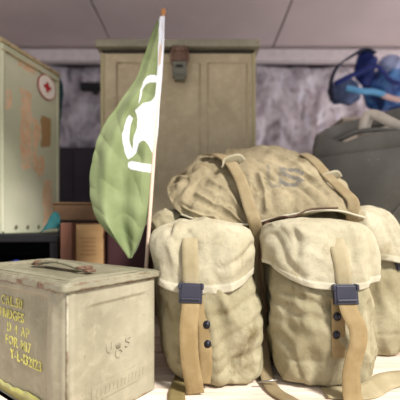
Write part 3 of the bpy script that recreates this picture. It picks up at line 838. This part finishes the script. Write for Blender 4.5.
    tag(obj('blue_rag',bm,plain('rag_blue',S(24,40,104),.7)),'small crumpled blue rag inside the black rack','rag')
med_box()
def cloth_lump(name,label,cat,pts,mat,nu=60,nv=60,amp=.008,thick=.002,base=None):
    rows=[[Vector(p) for p in r] for r in pts]
    bm=surf(rows,nu,nv,lambda u,v,p:amp*(ridge(p,22)-.4)+amp*.4*noise.noise(p*70))
    if base is not None:
        for v in bm.verts:v.co.z=max(v.co.z,base)
    o=obj(name,bm,mat);s=o.modifiers.new('s','SOLIDIFY');s.thickness=thick
    return tag(o,label,cat)
M_teal=plain('teal_cloth',S(16,70,72),.8)
def teal():
    Y=1.0
    # cloth dropped over the shelf edge by the medical box
    f=lambda px,py,y:P(px,py,y)
    cloth_lump('teal_cloth','small teal cloth heaped at the foot of the medical box','cloth',
      [[f(46,229,.93),f(50,217,.95),f(55,212,.975),f(60,214,.965)],
       [f(43,231,.925),f(48,223,.93),f(55,220,.95),f(60,222,.955)],
       [f(41,233,.920),f(47,229,.92),f(54,228,.93),f(59,229,.96)]],M_teal,amp=.004)
    cloth_lump('teal_scarf','dark teal scarf hanging at the back corner of the medical box','scarf',
      [[(-.512,1.205,.835),(-.502,1.21,.83),(-.490,1.215,.80)],[(-.512,1.205,.79),(-.500,1.21,.785),(-.488,1.215,.77)],[(-.512,1.205,.74),(-.502,1.21,.735),(-.492,1.215,.735)],[(-.514,1.205,.60),(-.506,1.21,.60),(-.502,1.215,.60)],[(-.514,1.205,.30),(-.507,1.21,.30),(-.504,1.215,.30)]],plain('teal_dark',S(24,62,62),.8),amp=.004)
teal()

# ================================================================== small boxes between
def small_boxes():
    # tan box turned a little so its brown side shows
    def cuboid(name,label,cat,px0,px1,pys,Y,D,rz,mats,z0,z1,grain=True):
        x0,x1=P(px0,0,Y).x,P(px1,0,Y).x
        W=(x1-x0)/math.cos(rz)
        t=thing(name,label,cat,(x0,Y,z0))
        M=Matrix.Translation((x0,Y,z0))@Matrix.Rotation(rz,4,'Z')
        bm=bmesh.new();box(bm,(W/2,D/2,(z1-z0)/2),(W,D,z1-z0),M=M);obj('body',bm,mats[0],t,smooth=False,bevel=.003)
        bm=bmesh.new();h=z1-z0
        box(bm,(W/2,-.002,h/2),(W-.012,.004,h-.012),M=M);o=obj('front_panel',bm,mats[1],t,smooth=False,bevel=.0015)
        return t,M,W
    m=N('tan_card',.8);m.col(m.mix(m.noise(14,5,stretch=(1,1,4)),S(168,128,84),S(204,166,116)));tan=m.m
    br=plain('brown_side',S(104,66,48),.8)
    t,M,W=cuboid('wooden_crate','small tan crate with faint print on its front, beside the green flag','crate',72,106,None,1.00,.09,math.radians(-3),(br,tan),0,.308)
    # its left side slants away: extra cheek
    bm=bmesh.new()
    for k in range(5):
        box(bm,(W*.5,-.0045,.262-k*.012),(W*(.45-.06*(k%2)),.001,.0022),M=M)
    obj('faint_print',bm,plain('print_brown',S(150,112,72),.8),t,smooth=False)
    bm=bmesh.new();box(bm,(P(66,0,.88).x,.897,.1535),(.031,.033,.305))
    tag(obj('upright_plank',bm,plain('plank_redbrown',S(112,74,58),.75),smooth=False,bevel=.003),'red-brown plank standing at the left of the tan crate','plank')
    bm=bmesh.new()
    box(bm,(P(86,0,1.05).x,1.045,.336),(.150,.12,.046));box(bm,(P(86,0,1.05).x,1.045,.3625),(.154,.124,.007))
    m=N('dark_brown_box',.8);m.col(m.mix(m.noise(18,5),S(58,40,28),S(112,84,56)))
    tag(obj('flat_box',bm,m.m,smooth=False,bevel=.003),'flat dark brown box lying on top of the tan crate','box')
    t=thing('maroon_case','dark maroon case standing behind the lower tip of the flag','case',(-.20,1.04,0))
    bm=bmesh.new();box(bm,(P(129,0,1.0).x,1.03,.15),(.122,.10,.30));obj('body',bm,plain('maroon',S(62,34,36),.6),t,smooth=False,bevel=.008)
    bm=bmesh.new();box(bm,(P(129,0,1.0).x,1.03,.285),(.125,.104,.004));obj('seam_band',bm,plain('maroon_dark',S(36,22,24),.6),t,smooth=False,bevel=.001)
    
small_boxes()

# ================================================================== jerry can on the right
def jerry():
    Yc=1.12
    A=Vector((P(307,0,Yc).x,Yc,0)); u=Vector((.70,-.715,0)).normalized(); w=Vector((-u.y,u.x,0))  # w points away (right/back)
    L=.40;D=.20;Hj=.6
    M=Matrix.Translation(A)@Matrix.Rotation(math.atan2(u.y,u.x),4,'Z')
    c=A+u*L/2+w*D/2
    t=thing('jerry_can','dark grey jerry can with tan-grey carrying handle behind the rucksack','jerry can',tuple(c))
    m=N('jerry_grey',.6,0,.35);cc=m.mix(m.mask(m.noise(8,5),.35,.65),S(102,100,95),S(120,118,112));cc=m.mix(m.mask(m.noise(120,4,.7),.62,.7),cc,S(140,134,124));m.col(cc);m.bump(m.noise(40),.2,.001);mg=m.m
    bm=bmesh.new()
    nx,nn=60,140
    # body as loft of rounded rectangles in local coords, top rim dips in the middle
    def rr(hx,hy,e):return superring(L/2,D/2,hx,hy,nn,e)
    levels=[(0,.94),(.006,.98),(.02,1),(.10,1),(.25,1),(.36,1),(.455,1),(.462,.985),(.468,1.0),(.50,.99),(.525,.965),(.535,.94)]
    rings=[]
    KZ=1.12
    for z,s in levels:
        z*=KZ
        row=[]
        for x,y,a in rr(L/2*s,D/2*(s if s==1 else s*.97),7):
            zz=z
            if z>.47*KZ:
                k=(z/KZ-.47)/.065; e=(x-L/2)/(L/2)
                zz+=k*(-.030*math.exp(-((e+.42)/.26)**2) )-.16*max(0,x-.02)*k
            row.append(bm.verts.new(Vector((x,y,zz))))
        rings.append(row)
    # inner well
    for s,z in ((.86,.599),(.84,.565),(.80,.515)):
        row=[]
        for x,y,a in rr(L/2*s,D/2*(s-.06),6):
            e=(x-L/2)/(L/2);zz=z+(-.030*math.exp(-((e+.42)/.26)**2)-.16*max(0,x-.02) if z>.55 else -.06*x)
            row.append(bm.verts.new(Vector((x,y,zz))))
        rings.append(row)
    for j in range(len(rings)-1):
        for k in range(nn):bm.faces.new((rings[j][k],rings[j][(k+1)%nn],rings[j+1][(k+1)%nn],rings[j+1][k]))
    bm.faces.new(rings[0][::-1]);bm.faces.new(rings[-1])
    # pressed X rib on the broad face
    for q in (((.05,.06),(.31,.40)),((.05,.40),(.31,.06))):
        tube(bm,[(q[0][0],.001,q[0][1]),(q[1][0],.001,q[1][1])],.004,8)
    bmesh.ops.transform(bm,matrix=M,verts=bm.verts)
    o=obj('body',bm,mg,t);o.modifiers.new('e','EDGE_SPLIT').split_angle=math.radians(50)
    hm=plain('handle_tan',S(206,197,184),.6)
    # three carrying bars arching across the well
    bm=bmesh.new();ribbon(bm,[(q,(0,.3,1)) for q in ((.030,.035,.575),(.040,.07,.602),(.065,.125,.626),(.15,.165,.640),(.25,.170,.645),(.37,.170,.60))],.045,.018,40)
    bmesh.ops.transform(bm,matrix=M,verts=bm.verts);obj('back_rim',bm,mg,t)
    for k,(y,mt) in enumerate(((.09,hm),(.055,mg),(.135,mg))):
        bm=bmesh.new()
        pts=[(.03,y,.53),(.05,y,.560),(.10,y,.580),(.16,y,.590),(.25,y,.570),(.34,y,.53),(.36,y,.50)]
        if k==0:pts=[(.145,y,.54),(.148,y,.60),(.158,y,.640),(.178,y,.643),(.203,y-.003,.625),(.233,y-.006,.602),(.27,y-.008,.580),(.34,y-.01,.55),(.36,y,.50)]
        ribbon(bm,[(q,(0,1,.12)) for q in pts],.034 if k==0 else .015,.026 if k==0 else .012,40)
        bmesh.ops.transform(bm,matrix=M,verts=bm.verts);obj('carrying_handle',bm,mt,t)
    bm=bmesh.new();lathe(bm,M@Matrix.Translation((.085,.09,.512)),[(.026,0),(.026,.018),(.028,.02),(.028,.04),(.020,.046)],24)
    obj('cap',bm,plain('cap_rose',S(176,156,150),.6),t)
jerry()

# ================================================================== blue bag at the back right
def blue_bag():
    Y=1.42
    zb=P(0,111,Y).z
    t=thing('cloth_bundle_box','pale tall carton holding up the blue bag behind the jerry can','carton',(P(380,0,Y).x,Y+.12,0))
    cm=plain('carton_pale',S(170,160,146),.8,scale=10)
    bm=bmesh.new();box(bm,(P(372,0,Y).x,Y+.13,(zb-.03)/2),(.22,.20,zb-.03));obj('body',bm,cm,t,smooth=False,bevel=.006)
    bm=bmesh.new();box(bm,(P(372,0,Y).x,Y+.13,zb-.022),(.226,.206,.012));obj('lid_flap',bm,cm,t,smooth=False,bevel=.003)
    t.name='carton'
    zb-=.015
    b=thing('duffel_bag','crumpled bright blue bag with dark handle loops at the back right','bag',(P(385,0,Y).x,Y+.1,zb))
    blue=N('blue_nylon',.45,0,.5);blue.col(blue.ramp(blue.noise(11,4,.6,dist=.8),[(.32,S(18,34,78)),(.47,S(36,72,142)),(.58,S(70,124,184)),(.70,S(96,150,200))]));blue=blue.m
    navy=plain('navy_nylon',S(24,40,104),.5,var=.3);dark=plain('bag_dark',S(34,40,62),.6);lite=plain('bag_light_blue',S(96,158,206),.5);grey=plain('bag_grey',S(150,152,156),.6)
    def blob(name,c,r,mat,amp=.25,sc=14):
        bm=bmesh.new();bmesh.ops.create_icosphere(bm,subdivisions=5,radius=1,matrix=Matrix.Translation(c)@Matrix.Diagonal((*r,1)))
        for v in bm.verts:
            d=v.co-Vector(c);v.co+=d*(amp*(ridge(v.co,sc)-.5)+amp*.4*noise.noise(v.co*sc*2.5));v.co.z=max(v.co.z,zb)
        return obj(name,bm,mat,b)
    f=lambda px,py,dy=0:P(px,py,Y+dy)
    blob('body',f(392,90,.10),(.115,.09,.095),blue)
    blob('side_pouch',f(366,68,.07),(.040,.05,.085),navy)
    blob('end_pocket',f(344,92,.08),(.064,.05,.058),plain('pocket_slate',S(74,88,124),.6,var=.4,scale=16),.3)
    bm=bmesh.new();ribbon(bm,[(f(332,100,0),(0,1,0)),(f(331,82,0),(0,1,.2)),(f(338,66,0),(0,1,.3)),(f(352,56,0),(0,1,0)),(f(364,50,.02),(0,1,0)),(f(374,54,.03),(0,1,0))],.035,.006,50);obj('handle',bm,dark,b)
    bm=bmesh.new();ribbon(bm,[(f(335,84,-.01),(0,.3,1)),(f(346,78,-.01),(0,.3,1)),(f(360,72,-.005),(0,.3,1)),(f(376,66,0),(0,.3,1)),(f(390,80,-.01),(0,.3,1)),(f(400,84,-.01),(0,.3,1))],.022,.004,50);obj('handle',bm,navy,b)
    bm=bmesh.new();tube(bm,[f(346,88,-.01),f(360,91,-.02),f(374,92,-.02),f(384,95,-.02)],.0125,12,24);obj('rolled_strap',bm,lite,b)
    bm=bmesh.new();tube(bm,[f(382,95,-.02),f(391,98,-.02),f(400,100,-.02)],.011,12,16);obj('highlight_tube',bm,plain('highlight_pink',S(206,176,172),.6),b)  # pinkish highlight on the bag, put in as a coloured tube
    blob('highlight_lump',f(390,66,.06),(.045,.04,.04),plain('highlight_pale',S(150,160,196),.6),.3)  # highlight near the bag's top, put in as a pale lump
blue_bag()

# ================================================================== light, camera
w=bpy.data.worlds.new('W');bpy.context.scene.world=w;w.use_nodes=True
bg=w.node_tree.nodes['Background'];bg.inputs[0].default_value=(.97,.98,1,1);bg.inputs[1].default_value=.70
def area(loc,target,size,power,col):
    l=bpy.data.lights.new('opening_light','AREA');l.shape='RECTANGLE';l.size=size[0];l.size_y=size[1];l.energy=power;l.color=col
    o=bpy.data.objects.new('opening_light',l);o.location=loc;o.rotation_euler=(Vector(target)-Vector(loc)).to_track_quat('-Z','Y').to_euler();C.objects.link(o)
sl=bpy.data.lights.new('Sun','SUN');sl.energy=5.6;sl.angle=math.radians(11);sl.color=(1,.98,.955)
so=bpy.data.objects.new('Sun',sl);so.rotation_euler=Vector((-.68,.70,-.95)).to_track_quat('-Z','Y').to_euler();so.location=(2,-2,3);C.objects.link(so)
al=bpy.data.lights.new('ceiling_fill_right','AREA');al.shape='RECTANGLE';al.size=1.6;al.size_y=1.2;al.energy=15;al.color=(1,.95,.95)  # added fill lamp, brightens the right of the ceiling beyond the sky's light
ao=bpy.data.objects.new('ceiling_fill_right',al);ao.location=(2.9,.9,.2);ao.rotation_euler=(Vector((.6,1.7,1.3))-ao.location).to_track_quat('-Z','Y').to_euler();C.objects.link(ao)
cam=bpy.data.cameras.new('Camera');co=bpy.data.objects.new('Camera',cam);C.objects.link(co)
co.location=(0,0,H);co.rotation_euler=(math.pi/2,0,0)
cam.sensor_width=36;cam.lens=36*F/400;cam.shift_y=(HY-200)/400;cam.clip_start=.02
cam.dof.use_dof=True;cam.dof.focus_distance=.61;cam.dof.aperture_fstop=2.8
sc=bpy.context.scene;sc.camera=co
sc.view_settings.view_transform='Standard';sc.view_settings.look='None';sc.view_settings.gamma=1;sc.view_settings.exposure=.22
sc.view_settings.use_curve_mapping=False
